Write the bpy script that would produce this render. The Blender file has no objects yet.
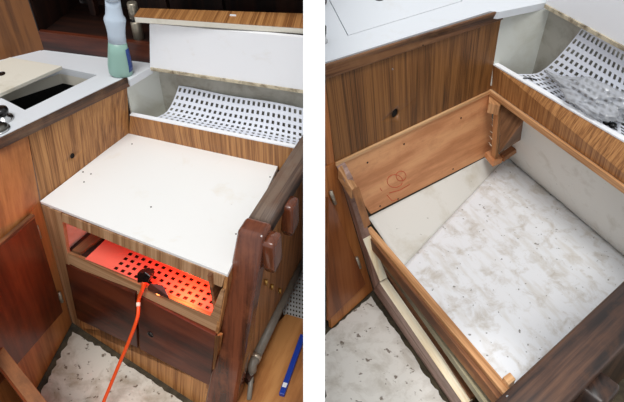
import bpy, bmesh, math, random
from mathutils import Vector, Matrix, noise
random.seed(7)

# ------------------------------------------------------------------ camera, sky, sun, exposure
F, PITCH, CAMZ = 600.0, 0.72, 2.2
scene = bpy.context.scene
col = scene.collection
cam = bpy.data.objects.new('camera', bpy.data.cameras.new('camera'))
col.objects.link(cam)
cam.location = (0, 0, CAMZ)
cam.rotation_euler = (math.pi / 2 - PITCH, 0, 0)
cam.data.sensor_fit = 'HORIZONTAL'
cam.data.sensor_width = 36.0
cam.data.lens = 36.0 * F / 624.0
cam.data.clip_start = 0.02
scene.camera = cam

world = bpy.data.worlds.new('world')
scene.world = world
world.use_nodes = True
bg = world.node_tree.nodes['Background']
bg.inputs[0].default_value = (0.92, 0.96, 1.0, 1)
bg.inputs[1].default_value = 0.66

sd = bpy.data.lights.new('sun', 'SUN')
sd.energy = 1.7
sd.angle = math.radians(26)
sd.color = (1.0, 0.985, 0.965)
sun = bpy.data.objects.new('sun', sd)
col.objects.link(sun)
sun.rotation_euler = (math.radians(21), math.radians(-4), 0)

# two unseen spot lights added overhead to brighten patches of the floor and the bin
def added_spot(loc, aim, energy, size):
    d_ = bpy.data.lights.new('added_spot_light', 'SPOT')
    d_.energy = energy; d_.spot_size = size; d_.spot_blend = 1.0; d_.shadow_soft_size = .06
    o_ = bpy.data.objects.new('added_spot_light', d_)
    col.objects.link(o_)
    o_.location = loc
    o_.rotation_euler = (Vector(aim) - Vector(loc)).to_track_quat('-Z', 'Y').to_euler()
added_spot((-.25, .25, 2.5), (-.66, 1.33, 0), 30, math.radians(14))
added_spot((.35, .15, 2.6), (.615, 1.11, .36), 130, math.radians(13))

vs = scene.view_settings
vs.view_transform = 'Standard'
vs.look = 'None'
vs.gamma = 1.0
vs.use_curve_mapping = False
vs.exposure = 0.14

# ------------------------------------------------------------------ geometry helpers
CAM = Vector((0, 0, CAMZ))
CP, SP = math.cos(PITCH), math.sin(PITCH)
UP = Vector((0, 0, 1))

def ray(x, y):
    u, v = (x - 312.0) / F, (y - 201.0) / F
    return Vector((u, CP - v * SP, -SP - v * CP))

def at(x, y, z):
    """the point of the horizontal plane at height z seen at a spot of the photograph"""
    d = ray(x, y)
    return CAM + d * ((z - CAMZ) / d.z)

def on(x, y, p, n):
    d = ray(x, y)
    return CAM + d * ((p - CAM).dot(n) / d.dot(n))

def zz(p, z):
    return Vector((p.x, p.y, z))

class Patch:
    """ruled face between four corners (top left, top right, bottom right, bottom left)"""
    def __init__(s, tl, tr, br, bl):
        s.c = (tl, tr, br, bl)
    def P(s, u, v):
        a, b, d, e = s.c
        return (1 - v) * ((1 - u) * a + u * b) + v * ((1 - u) * e + u * d)
    def px(s, x, y):
        d = ray(x, y).normalized()
        u = Vector((.5, .5, 2.5))
        h = 1e-4
        for _ in range(25):
            p = s.P(u.x, u.y)
            r = p - CAM - u.z * d
            J = Matrix(((s.P(u.x + h, u.y) - p) / h, (s.P(u.x, u.y + h) - p) / h, -d)).transposed()
            u = u - J.inverted() @ r
        return s.P(u.x, u.y)
    def normal(s):
        a, b, d, e = s.c
        n = (b - a).cross(e - a).normalized()
        if n.dot(CAM - a) < 0:
            n = -n
        return n

def basis(gx, gz):
    z = gz.normalized()
    x = (gx - gx.dot(z) * z).normalized()
    y = z.cross(x)
    return Matrix((x, y, z)).transposed()

def thing(name, label, cat, loc, group=None):
    o = bpy.data.objects.new(name, None)
    o.empty_display_size = .05
    o.location = loc
    col.objects.link(o)
    tag(o, label, cat, group)
    return o

def tag(o, label=None, cat=None, group=None, kind=None):
    if label: o['label'] = label
    if cat: o['category'] = cat
    if group: o['group'] = group
    if kind: o['kind'] = kind
    return o

def world_of(o):
    return o.matrix_world_store if False else Matrix.Translation(o.location) @ o.rotation_euler.to_matrix().to_4x4()

WM = {}
def make(name, verts, faces, mat, parent=None, gx=None, gz=None, bevel=0, smooth=False, seg=2, recalc=True, solid=0, sub=0):
    """one mesh object; gx = direction of the grain, gz = direction of the face"""
    vs_ = [Vector(v) for v in verts]
    c = sum(vs_, Vector()) / len(vs_)
    gx = gx or Vector((1, 0, 0))
    gz = gz or UP
    if abs(gx.normalized().dot(gz.normalized())) > .98:
        gz = Vector((0, 1, 0)) if abs(gx.normalized().y) < .9 else UP
    M = Matrix.Translation(c) @ basis(gx, gz).to_4x4()
    Mi = M.inverted()
    bm = bmesh.new()
    bv = [bm.verts.new(Mi @ v) for v in vs_]
    for f in faces:
        try:
            bm.faces.new([bv[i] for i in f])
        except ValueError:
            pass
    if recalc:
        bmesh.ops.recalc_face_normals(bm, faces=bm.faces)
    me = bpy.data.meshes.new(name)
    bm.to_mesh(me)
    bm.free()
    if smooth:
        for p in me.polygons:
            p.use_smooth = True
    me.materials.append(MAT[mat])
    o = bpy.data.objects.new(name, me)
    col.objects.link(o)
    WM[o] = M
    if parent is not None:
        o.parent = parent
        pm = WM.get(parent) or Matrix.Translation(parent.location)
        o.matrix_parent_inverse = Matrix.Identity(4)
        o.matrix_local = pm.inverted() @ M
    else:
        o.matrix_world = M
    if sub:
        m = o.modifiers.new('subdivision', 'SUBSURF'); m.levels = sub; m.render_levels = sub
    if solid:
        m = o.modifiers.new('thickness', 'SOLIDIFY'); m.thickness = solid; m.offset = 0
    if bevel:
        m = o.modifiers.new('edge', 'BEVEL')
        m.width = bevel; m.segments = seg; m.limit_method = 'ANGLE'; m.angle_limit = .6
    return o

def prism(name, poly, off, mat, parent=None, **k):
    n = len(poly)
    vsx = [Vector(p) for p in poly] + [Vector(p) + off for p in poly]
    fs = [tuple(range(n)), tuple(range(2 * n - 1, n - 1, -1))]
    for i in range(n):
        j = (i + 1) % n
        fs.append((i, j, n + j, n + i))
    k.setdefault('gz', off)
    return make(name, vsx, fs, mat, parent, **k)

def loft(name, a, b, mat, parent=None, **k):
    n = len(a)
    fs = [tuple(range(n)), tuple(range(2 * n - 1, n - 1, -1))]
    for i in range(n):
        j = (i + 1) % n
        fs.append((i, j, n + j, n + i))
    return make(name, list(a) + list(b), fs, mat, parent, **k)

def slab4(name, c4, off, mat, parent=None, n=8, **k):
    """board over a slightly twisted four-cornered face, finely divided so that it shades smoothly"""
    P_ = Patch(*[Vector(p) for p in c4])
    vsx = [P_.P(i / n, j / n) for i in range(n + 1) for j in range(n + 1)]
    m = len(vsx)
    vsx += [v + off for v in vsx]
    ix = lambda i, j: i * (n + 1) + j
    fs = []
    for i in range(n):
        for j in range(n):
            q = (ix(i, j), ix(i + 1, j), ix(i + 1, j + 1), ix(i, j + 1))
            fs += [q, tuple(m + t_ for t_ in reversed(q))]
    for i in range(n):
        for (a, b) in ((ix(i, 0), ix(i + 1, 0)), (ix(i, n), ix(i + 1, n)), (ix(0, i), ix(0, i + 1)), (ix(n, i), ix(n, i + 1))):
            fs.append((a, b, m + b, m + a))
    k.setdefault('gz', -off)
    o = make(name, vsx, fs, mat, parent, **k)
    for f in o.data.polygons: f.use_smooth = True
    o.data.set_sharp_from_angle(angle=.7)
    return o

def flat(pts_px, P):
    """one plane through a face of P near these spots, so that the board is flat"""
    w = [P.px(x, y) for x, y in pts_px]
    c = sum(w, Vector()) / len(w)
    n = Vector()
    for i in range(len(w)):
        n += (w[i] - c).cross(w[(i + 1) % len(w)] - c)
    n.normalize()
    if n.dot(CAM - c) < 0: n = -n
    return [on(x, y, c, n) for x, y in pts_px], n

def tube(name, pts, r, mat, parent=None, n=10, cap=True, **k):
    """swept round section through the points; r = number or list"""
    pts = [Vector(p) for p in pts]
    rs = r if isinstance(r, (list, tuple)) else [r] * len(pts)
    vsx, fs = [], []
    ref = None
    for i, p in enumerate(pts):
        t = (pts[min(i + 1, len(pts) - 1)] - pts[max(i - 1, 0)]).normalized()
        if ref is None:
            ref = UP if abs(t.z) < .9 else Vector((1, 0, 0))
        a = (ref - ref.dot(t) * t).normalized()
        ref = a
        b = t.cross(a)
        for q in range(n):
            w = 2 * math.pi * q / n
            vsx.append(p + rs[i] * (math.cos(w) * a + math.sin(w) * b))
    for i in range(len(pts) - 1):
        for q in range(n):
            q2 = (q + 1) % n
            fs.append((i * n + q, i * n + q2, (i + 1) * n + q2, (i + 1) * n + q))
    if cap:
        fs.append(tuple(range(n)))
        fs.append(tuple(range((len(pts) - 1) * n, len(pts) * n)))
    k.setdefault('gx', pts[-1] - pts[0])
    k.setdefault('smooth', True)
    return make(name, vsx, fs, mat, parent, **k)

def spline(pts, m=6):
    pts = [Vector(p) for p in pts]
    out = []
    for i in range(len(pts) - 1):
        p0, p1, p2, p3 = pts[max(i - 1, 0)], pts[i], pts[i + 1], pts[min(i + 2, len(pts) - 1)]
        for j in range(m):
            t = j / m
            out.append(.5 * ((2 * p1) + (p2 - p0) * t + (2 * p0 - 5 * p1 + 4 * p2 - p3) * t * t + (3 * p1 - p0 - 3 * p2 + p3) * t ** 3))
    out.append(pts[-1])
    return out

def lathe(name, prof, base, mat, parent=None, n=28, axis=None, ov=1.0, side=None, **k):
    """prof = [(radius, height)], turned about the axis at base; ov flattens the section"""
    axis = (axis or UP).normalized()
    a = side or (Vector((1, 0, 0)) if abs(axis.x) < .9 else Vector((0, 1, 0)))
    a = (a - a.dot(axis) * axis).normalized()
    b = axis.cross(a)
    vsx, fs = [], []
    for (r, h) in prof:
        for q in range(n):
            w = 2 * math.pi * q / n
            vsx.append(Vector(base) + axis * h + r * (math.cos(w) * a + ov * math.sin(w) * b))
    for i in range(len(prof) - 1):
        for q in range(n):
            q2 = (q + 1) % n
            fs.append((i * n + q, i * n + q2, (i + 1) * n + q2, (i + 1) * n + q))
    if prof[0][0] > 1e-5: fs.append(tuple(range(n)))
    if prof[-1][0] > 1e-5: fs.append(tuple(range((len(prof) - 1) * n, len(prof) * n)))
    k.setdefault('smooth', True)
    o = make(name, vsx, fs, mat, parent, gx=axis, gz=a, **k)
    for p in o.data.polygons:
        if len(p.vertices) > 4: p.use_smooth = False
    return o

def cut(o, cutters):
    """cut openings for good: apply the boolean, drop the cutters"""
    bpy.context.view_layer.update()
    keep = [m for m in o.modifiers]
    for m in keep: m.show_viewport = False
    for c in cutters:
        m = o.modifiers.new('cut', 'BOOLEAN'); m.object = c; m.operation = 'DIFFERENCE'; m.solver = 'EXACT'
    bpy.context.view_layer.update()
    dg = bpy.context.evaluated_depsgraph_get()
    me = bpy.data.meshes.new_from_object(o.evaluated_get(dg))
    old = o.data
    for m in [m for m in o.modifiers if m.type == 'BOOLEAN']: o.modifiers.remove(m)
    for m in keep: m.show_viewport = True
    me.name = old.name
    o.data = me
    for c in cutters:
        WM.pop(c, None)
        bpy.data.objects.remove(c, do_unlink=True)

def perforated(name, surf, nu, nv, mat, parent=None, hole=.5, thick=.003, skip=None, **k):
    """sheet with real square holes; surf(u, v) gives the surface"""
    vsx, fs, idx = [], [], {}
    def g(i, j):
        if (i, j) not in idx:
            idx[(i, j)] = len(vsx); vsx.append(surf(i / nu, j / nv))
        return idx[(i, j)]
    m = (1 - hole) / 2
    for i in range(nu):
        for j in range(nv):
            o4 = [g(i, j), g(i + 1, j), g(i + 1, j + 1), g(i, j + 1)]
            if skip and skip(i, j):
                fs.append(tuple(o4)); continue
            s = len(vsx)
            for (a, b) in ((m, m), (1 - m, m), (1 - m, 1 - m), (m, 1 - m)):
                vsx.append(surf((i + a) / nu, (j + b) / nv))
            for q in range(4):
                q2 = (q + 1) % 4
                fs.append((o4[q], o4[q2], s + q2, s + q))
    return make(name, vsx, fs, mat, parent, solid=thick, **k)

# ------------------------------------------------------------------ materials
MAT = {}
def lin(c):
    out = []
    for v in c[:3]:
        v = v / 255.0
        out.append(v / 12.92 if v <= .04045 else ((v + .055) / 1.055) ** 2.4)
    return (*out, 1)

def new_mat(name):
    m = bpy.data.materials.new(name)
    m.use_nodes = True
    MAT[name] = m
    nt = m.node_tree
    return m, nt, nt.nodes['Principled BSDF']

def plain(name, c, rough=.5, metal=0, **k):
    m, nt, b = new_mat(name)
    b.inputs['Base Color'].default_value = lin(c)
    b.inputs['Roughness'].default_value = rough
    b.inputs['Metallic'].default_value = metal
    for kk, v in k.items():
        b.inputs[kk.replace('_', ' ')].default_value = v
    return m

def node(nt, t, **k):
    n = nt.nodes.new(t)
    for a, v in k.items(): setattr(n, a, v)
    return n

def mapped(nt, scale, rnd=True):
    tc = node(nt, 'ShaderNodeTexCoord')
    mp = node(nt, 'ShaderNodeMapping')
    mp.inputs['Scale'].default_value = scale
    if rnd:
        oi = node(nt, 'ShaderNodeObjectInfo')
        ad = node(nt, 'ShaderNodeVectorMath', operation='MULTIPLY_ADD')
        ad.inputs[1].default_value = (17, 23, 31)
        cx = node(nt, 'ShaderNodeCombineXYZ')
        for i in range(3): nt.links.new(oi.outputs['Random'], cx.inputs[i])
        nt.links.new(cx.outputs[0], ad.inputs[0])
        nt.links.new(tc.outputs['Object'], ad.inputs[2])
        # the offset is along the random vector, in metres
        nt.links.new(ad.outputs[0], mp.inputs[0])
    else:
        nt.links.new(tc.outputs['Object'], mp.inputs[0])
    return mp

def ramp(nt, src, stops):
    r = node(nt, 'ShaderNodeValToRGB')
    e = r.color_ramp.elements
    while len(e) > 1: e.remove(e[-1])
    e[0].position = stops[0][0]; e[0].color = stops[0][1]
    for p, c in stops[1:]:
        n = e.new(p); n.color = c
    nt.links.new(src, r.inputs[0])
    return r

def mixc(nt, fac, a, b, mode='MIX'):
    n = node(nt, 'ShaderNodeMix', data_type='RGBA', blend_type=mode)
    def put(s, v):
        if hasattr(v, 'links'): nt.links.new(v, n.inputs[s])
        else: n.inputs[s].default_value = v
    put(0, fac); put(6, a); put(7, b)
    return n.outputs[2]

def wood(name, light, mid, dark, across=70, along=2.5, rough=.45, bands=5.0, bump=.1, wear=None, wear_amt=.5, spec=.5, bandmix=.28, rings=28):
    m, nt, b = new_mat(name)
    L = nt.links
    m1 = mapped(nt, (along, across, across * .2))
    n1 = node(nt, 'ShaderNodeTexNoise')
    n1.inputs['Scale'].default_value = 1; n1.inputs['Detail'].default_value = 5; n1.inputs['Roughness'].default_value = .65
    L.new(m1.outputs[0], n1.inputs['Vector'])
    m2 = mapped(nt, (along * .22, bands, bands * .3))
    w = node(nt, 'ShaderNodeTexNoise')
    w.inputs['Scale'].default_value = 1; w.inputs['Detail'].default_value = 1.5; w.inputs['Roughness'].default_value = .4
    L.new(m2.outputs[0], w.inputs['Vector'])
    k1 = node(nt, 'ShaderNodeMath', operation='MULTIPLY'); k1.inputs[1].default_value = rings
    L.new(w.outputs[0], k1.inputs[0])
    k2 = node(nt, 'ShaderNodeMath', operation='SINE'); L.new(k1.outputs[0], k2.inputs[0])
    k3 = node(nt, 'ShaderNodeMath', operation='MULTIPLY_ADD'); k3.inputs[1].default_value = .32; k3.inputs[2].default_value = .5
    L.new(k2.outputs[0], k3.inputs[0])
    mx = node(nt, 'ShaderNodeMix', data_type='FLOAT')
    mx.inputs[0].default_value = bandmix
    L.new(n1.outputs[0], mx.inputs[2]); L.new(k3.outputs[0], mx.inputs[3])
    r = ramp(nt, mx.outputs[0], [(.36, lin(dark)), (.49, lin(mid)), (.61, lin(light))])
    out = r.outputs[0]
    if wear:
        m3 = mapped(nt, (6, 9, 9))
        n3 = node(nt, 'ShaderNodeTexNoise'); n3.inputs['Scale'].default_value = 1.5; n3.inputs['Detail'].default_value = 8
        n3.inputs['Roughness'].default_value = .7
        L.new(m3.outputs[0], n3.inputs['Vector'])
        rr = ramp(nt, n3.outputs[0], [(.50, (0, 0, 0, 1)), (.68, (wear_amt,) * 3 + (1,))])
        out = mixc(nt, rr.outputs[0], out, lin(wear))
    L.new(out, b.inputs['Base Color'])
    b.inputs['Roughness'].default_value = rough
    b.inputs['Specular IOR Level'].default_value = spec
    bp = node(nt, 'ShaderNodeBump'); bp.inputs['Strength'].default_value = bump; bp.inputs['Distance'].default_value = .004
    L.new(n1.outputs[0], bp.inputs['Height']); L.new(bp.outputs[0], b.inputs['Normal'])
    return m

def painted(name, base, dirt, amount=.5, scale=6, thr=.5, speck=None, speck_thr=.68, speck_scale=40, rough=.5, bump=.1, streak=None, spec=.4):
    m, nt, b = new_mat(name)
    L = nt.links
    mp = mapped(nt, (1, 1, 1))
    n1 = node(nt, 'ShaderNodeTexNoise'); n1.inputs['Scale'].default_value = scale; n1.inputs['Detail'].default_value = 8
    n1.inputs['Roughness'].default_value = .65; n1.inputs['Distortion'].default_value = .4
    L.new(mp.outputs[0], n1.inputs['Vector'])
    r = ramp(nt, n1.outputs[0], [(thr, (0, 0, 0, 1)), (thr + .22, (amount,) * 3 + (1,))])
    out = mixc(nt, r.outputs[0], lin(base), lin(dirt))
    if streak:
        ms = mapped(nt, (7, 26, 10))
        n4 = node(nt, 'ShaderNodeTexNoise'); n4.inputs['Scale'].default_value = 1; n4.inputs['Detail'].default_value = 6
        L.new(ms.outputs[0], n4.inputs['Vector'])
        r4 = ramp(nt, n4.outputs[0], [(.5, (0, 0, 0, 1)), (.75, (.55,) * 3 + (1,))])
        out = mixc(nt, r4.outputs[0], out, lin(streak))
    if speck:
        n2 = node(nt, 'ShaderNodeTexNoise'); n2.inputs['Scale'].default_value = speck_scale; n2.inputs['Detail'].default_value = 4
        n2.inputs['Roughness'].default_value = .55
        L.new(mp.outputs[0], n2.inputs['Vector'])
        r2 = ramp(nt, n2.outputs[0], [(speck_thr, (0, 0, 0, 1)), (speck_thr + .05, (.85,) * 3 + (1,))])
        out = mixc(nt, r2.outputs[0], out, lin(speck))
    L.new(out, b.inputs['Base Color'])
    b.inputs['Roughness'].default_value = rough
    b.inputs['Specular IOR Level'].default_value = spec
    bp = node(nt, 'ShaderNodeBump'); bp.inputs['Strength'].default_value = bump; bp.inputs['Distance'].default_value = .006
    L.new(n1.outputs[0], bp.inputs['Height']); L.new(bp.outputs[0], b.inputs['Normal'])
    return m

wood('veneer', (192, 138, 84), (168, 115, 66), (124, 78, 41), across=250, bands=34, along=1.6, bandmix=.22, rings=20)
wood('veneer_dark', (140, 94, 50), (118, 76, 38), (76, 46, 20), across=230, bands=30, along=1.5, bandmix=.24, rings=20)
wood('veneer_grey', (186, 148, 112), (168, 128, 90), (134, 96, 64), across=220, bands=12, along=1.5)
wood('teak_trim', (122, 82, 50), (96, 60, 34), (58, 34, 18), across=90, bands=6, wear=(150, 112, 76), wear_amt=.35)
wood('frame_wood', (190, 124, 68), (176, 109, 57), (150, 88, 43), across=60, bands=4, bump=.08, wear=(196, 130, 74), wear_amt=.3)
wood('mahogany', (122, 62, 34), (108, 52, 28), (86, 40, 22), across=40, bands=3, rough=.32, bump=.05, wear=(150, 76, 38), wear_amt=.35)
wood('mahogany_dark', (96, 46, 28), (74, 32, 20), (42, 18, 12), across=25, bands=3, rough=.3, bump=.05)
wood('mahogany_post', (116, 62, 38), (94, 48, 29), (62, 32, 19), across=50, bands=4, rough=.2, bump=.06, wear=(150, 84, 50), wear_amt=.4)
wood('weathered', (118, 98, 82), (86, 66, 54), (44, 32, 26), across=70, bands=6, rough=.55, wear=(104, 66, 42), wear_amt=.6)
wood('rail_dark', (84, 58, 42), (60, 40, 30), (30, 20, 15), across=60, bands=6, rough=.42, wear=(104, 66, 40), wear_amt=.3)
wood('olive_batten', (170, 160, 130), (140, 130, 100), (90, 80, 58), across=40, bands=4)
wood('brown_ply', (140, 100, 70), (120, 84, 56), (92, 62, 40), across=40, bands=4)
wood('mahogany_light', (158, 96, 54), (142, 82, 44), (116, 64, 34), across=40, bands=3, rough=.35, bump=.05)
wood('plywood', (224, 164, 114), (214, 150, 102), (194, 130, 84), across=20, bands=3, bump=.05, rough=.6, wear=(172, 104, 62), wear_amt=.4)
wood('ply_floor', (186, 132, 78), (166, 110, 60), (124, 76, 38), across=16, bands=4, bump=.05, rough=.45)
wood('batten', (226, 180, 132), (206, 154, 106), (164, 114, 70), across=60, bands=5, rough=.6)
wood('batten_brown', (170, 116, 72), (140, 90, 54), (92, 56, 32), across=60, bands=5, rough=.6, wear=(100, 66, 42), wear_amt=.6)
wood('cut_pine', (255, 246, 224), (252, 238, 208), (236, 212, 172), across=50, bands=4, rough=.7)
wood('lilac_face', (200, 172, 160), (180, 148, 136), (140, 108, 94), across=60, bands=5, rough=.6, wear=(120, 86, 66), wear_amt=.5)
wood('wall_wood', (132, 82, 40), (104, 62, 28), (62, 36, 16), across=40, bands=5, rough=.45)
wood('dark_wood', (60, 32, 20), (44, 22, 14), (24, 12, 8), across=40, bands=4, rough=.5)
MAT['mahogany_post'].node_tree.nodes['Principled BSDF'].inputs['Coat Weight'].default_value = .6
MAT['mahogany_post'].node_tree.nodes['Principled BSDF'].inputs['Coat Roughness'].default_value = .12
painted('laminate', (242, 241, 238), (214, 196, 160), amount=.4, scale=6, thr=.59, speck=(120, 96, 66), speck_thr=.735, speck_scale=22, rough=.35, bump=.02)
painted('counter_white', (219, 222, 226), (200, 195, 186), amount=.5, scale=5, thr=.55, rough=.35, bump=.02)
painted('panel_white', (246, 247, 250), (214, 204, 188), amount=.5, scale=7, thr=.62, rough=.4, bump=.03)
painted('cream_paint', (222, 216, 202), (180, 168, 142), amount=.6, scale=7, thr=.5, speck=(110, 96, 74), speck_thr=.72, speck_scale=26, rough=.55)
painted('dirty_edge', (206, 194, 168), (96, 78, 56), amount=.9, scale=22, thr=.45, rough=.8, bump=.4)
painted('recess_grey', (176, 174, 164), (124, 116, 100), amount=.7, scale=8, thr=.45, speck=(70, 60, 48), speck_thr=.72, speck_scale=18, rough=.7)
painted('recess_white', (214, 216, 208), (184, 180, 160), amount=.6, scale=5, thr=.5, rough=.5)
painted('sole_paint', (222, 220, 214), (168, 160, 146), amount=.7, scale=9, thr=.47, speck=(98, 82, 66), speck_thr=.625, speck_scale=30, rough=.6, bump=.2)
painted('sole_paint_tan', (206, 200, 188), (150, 136, 114), amount=.8, scale=10, thr=.45, speck=(92, 74, 56), speck_thr=.615, speck_scale=34, rough=.6, bump=.2)
painted('bin_paint', (230, 232, 235), (170, 157, 136), amount=.75, scale=12, thr=.5, speck=(96, 88, 78), speck_thr=.665, speck_scale=46, rough=.6, bump=.2, streak=(196, 188, 174))
painted('bin_cream', (220, 218, 211), (184, 174, 152), amount=.6, scale=6, thr=.52, speck=(104, 90, 68), speck_thr=.70, speck_scale=30, rough=.6, bump=.1)
painted('hull_paint', (224, 223, 217), (176, 168, 152), amount=.6, scale=7, thr=.55, speck=(110, 98, 82), speck_thr=.72, speck_scale=34, rough=.6, bump=.15)
painted('grime', (84, 74, 56), (48, 42, 32), amount=.8, scale=16, thr=.4, rough=.9, bump=.4)
painted('divider_white', (252, 252, 252), (248, 248, 248), amount=.2, scale=2, thr=.6, rough=.8, bump=0)
painted('conduit', (124, 118, 108), (86, 80, 70), amount=.6, scale=20, thr=.5, rough=.4, bump=.05)
plain('plastic_white', (226, 230, 240), .45)
plain('plastic_red_glow', (236, 116, 98), .45)  # red of the lamp light put into the base colour of the slot sheet
plain('plastic_grey', (196, 198, 196), .5)
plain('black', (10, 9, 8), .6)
plain('black_gloss', (14, 14, 15), .25)
plain('chrome', (200, 200, 200), .18, 1)
plain('steel_dark', (120, 116, 108), .28, 1)
plain('steel_worn', (186, 176, 158), .38, .7)
plain('bronze', (150, 120, 76), .35, .9)
plain('brass', (206, 168, 96), .3, .9)
plain('orange_cord', (236, 84, 30), .4)
plain('tape_white', (236, 226, 210), .6)
plain('blue_tool', (22, 56, 150), .35)
plain('tag_white', (224, 228, 232), .5)
plain('soap', (144, 180, 168), .3)
plain('bottle_plastic', (194, 208, 222), .3)
plain('label_blue', (34, 62, 128), .4)
plain('red_ink', (206, 74, 48), .7)
plain('screw', (70, 52, 38), .4, .6)
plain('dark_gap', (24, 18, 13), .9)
m, nt, b = new_mat('bulb')
b.inputs['Base Color'].default_value = lin((255, 120, 60))
b.inputs['Emission Color'].default_value = (1, .22, .06, 1)
b.inputs['Emission Strength'].default_value = 8
m, nt, b = new_mat('bag_film')
b.inputs['Base Color'].default_value = lin((200, 202, 206))
b.inputs['Roughness'].default_value = .13
b.inputs['Transmission Weight'].default_value = .0
b.inputs['Alpha'].default_value = .5
b.inputs['Specular IOR Level'].default_value = 1.0

# ------------------------------------------------------------------ the setting
make('floor', [(-2.2, -.4, -.012), (2.2, -.4, -.012), (2.2, 3.9, -.012), (-2.2, 3.9, -.012),
               (-2.2, -.4, -.06), (2.2, -.4, -.06), (2.2, 3.9, -.06), (-2.2, 3.9, -.06)],
     [(0, 1, 2, 3), (7, 6, 5, 4), (0, 4, 5, 1), (1, 5, 6, 2), (2, 6, 7, 3), (3, 7, 4, 0)], 'grime')
tag(bpy.data.objects['floor'], kind='structure')
# white bulkhead between the two galley corners, its raked edge towards the viewer
dd = 1.5
ye, ze = CP * dd, CAMZ - SP * dd
def rake(z): return ye + (z - ze) * SP / CP
XL, XR = (303.2 - 312) / F * dd, (325 - 312) / F * dd
side = [(0, rake(0), 0.0), (0, rake(2.6), 2.6), (0, 3.8, 2.6), (0, 3.8, 0.0)]
o = prism('wall_divider', [Vector((XL, p[1], p[2] - .01)) for p in side], Vector((XR - XL, 0, 0)), 'divider_white')
tag(o, kind='structure')

# =================================================================== LEFT CORNER: the white worktop still in place
ZW, ZC = .72, 1.0
q0, q1, q2, q3 = at(40, 201, ZW), at(128, 133, ZW), at(278, 166, ZW), at(227.5, 274.5, ZW)
fl, fr = at(72, 323, 0), at(205, 410, 0)
FA = Patch(q0, q3, fr, fl)
nA = FA.normal()
inA = (q1 - q0).normalized()                      # into the corner
acA = (q3 - q0).normalized()
def fa(x, y, d=0.0): return FA.px(x, y) + nA * d
def quad_on(P, pts, d=0.0):
    n = P.normal()
    return [P.px(x, y) + n * d for x, y in pts]

# --- wall on the left and the dark joinery behind
wl0, wl1 = at(44, 50, ZC), at(15, 57, ZC)
dw = (wl1 - wl0).normalized()
o = prism('wall_left', [wl0 + UP * .002, wl0 + dw * 1.2 + UP * .002, wl0 + dw * 1.2 + UP * .9, wl0 + UP * .9],
          Vector((-dw.y, dw.x, 0)) * (.03 if Vector((-dw.y, dw.x, 0)).x < 0 else -.03), 'wall_wood', gx=UP)
tag(o, kind='structure')
bk0, bk1 = at(44, 50, ZC), at(150, 63, ZC)
db = (bk1 - bk0).normalized()
nb = Vector((-db.y, db.x, 0))
if nb.y < 0: nb = -nb
bend = bk0 + db * ((XL - .002 - bk0.x) / db.x)
o = prism('wall_back', [bk0 + nb * .34 - UP * 1.0 - db * .3, bend + nb * .34 - UP * 1.0 , bend + nb * .34 + UP * .95, bk0 + nb * .34 + UP * .95 - db * .3], nb * .03, 'dark_wood', gx=UP)
tag(o, kind='structure')
t = thing('back_shelf', 'dark brown wooden shelf with low front board behind the white counter', 'shelf', bk0 - UP * ZC)
Wn = nb
fz = .085
prism('front_board', [bk0 + UP * .002, bend + UP * .002, bend + UP * fz, bk0 + UP * fz], nb * .02, 'mahogany_dark', t, gx=db)
prism('shelf_board', [bk0 + nb * .021 + UP * (fz - .03), bend + nb * .021 + UP * (fz - .03), bend + nb * .33 + UP * (fz - .03), bk0 + nb * .33 + UP * (fz - .03)], UP * .015, 'dark_wood', t, gx=db)
prism('shade_board', [bk0 + UP * .46, bend + UP * .46, bend + nb * .33 + UP * .46, bk0 + nb * .33 + UP * .46], UP * .02, 'dark_wood', t, gx=db)  # unseen board above the view, added to shade the compartment below
prism('end_board', [bk0 + nb * .021 + UP * .07, bk0 + nb * .33 + UP * .07, bk0 + nb * .33 + UP * .459, bk0 + nb * .021 + UP * .459], db * -.012, 'dark_wood', t, gx=UP)
for f_ in (.10, .40, .62):
    p = bk0 + (bend - bk0) * f_ + nb * .22 + UP * .071
    prism('mullion', [p, p + db * .03, p + db * .03 + UP * .387, p + UP * .387], nb * .03, 'dark_wood', t, gx=UP)
    # stands on the shelf board
# metal flask on that shelf
pf = on(138, 34, bk0 + nb * .06, nb)
t = thing('metal_flask', 'small silver metal flask standing in the dark shelf', 'flask', Vector((pf.x, pf.y, ZC + fz - .015)))
bz = Vector((pf.x, pf.y, ZC + fz - .015))
lathe('body', [(.018, 0), (.021, .004), (.021, .07), (.019, .08)], bz, 'steel_worn', t)
lathe('collar', [(.0195, .0805), (.0195, .09), (.016, .092)], bz, 'black_gloss', t)
lathe('cap', [(.0205, .0925), (.0205, .15), (.018, .156)], bz, 'steel_worn', t)

# --- countertop with the icebox opening
cf = [at(-70, 136 + 70 * .4957, ZC), at(126.5, 76.5, ZC), at(129, 80, ZC), at(152, 66.5, ZC), at(150, 63, ZC), at(44, 50, ZC), at(15, 57, ZC)]
cl = at(-60, 75, ZC)
t = thing('countertop', 'white laminate countertop with square black hatch opening and wooden edge', 'countertop', at(60, 100, 0))
ctop = prism('counter_slab', [cf[0], cf[1], cf[2], cf[3], cf[4], cf[5], cf[6], cl], UP * -.03, 'counter_white', t)
hatch = [at(97, 75, ZC), at(25, 110, ZC), at(-14, 90, ZC), at(58, 67, ZC)]
cutter = prism('cutter', [p + UP * .05 for p in hatch], UP * -.2, 'black')
cut(ctop, [cutter])
hc = sum(hatch, Vector()) / 4
# liner of the opening
for i in range(4):
    a_, b_ = hatch[i], hatch[(i + 1) % 4]
    n_ = (b_ - a_).cross(UP).normalized()
    if n_.dot(hc - a_) > 0: n_ = -n_
    prism('opening_liner', [a_ - UP * .031, b_ - UP * .031, b_ - UP * .075, a_ - UP * .075], n_ * .012, 'cream_paint', t)
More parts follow.
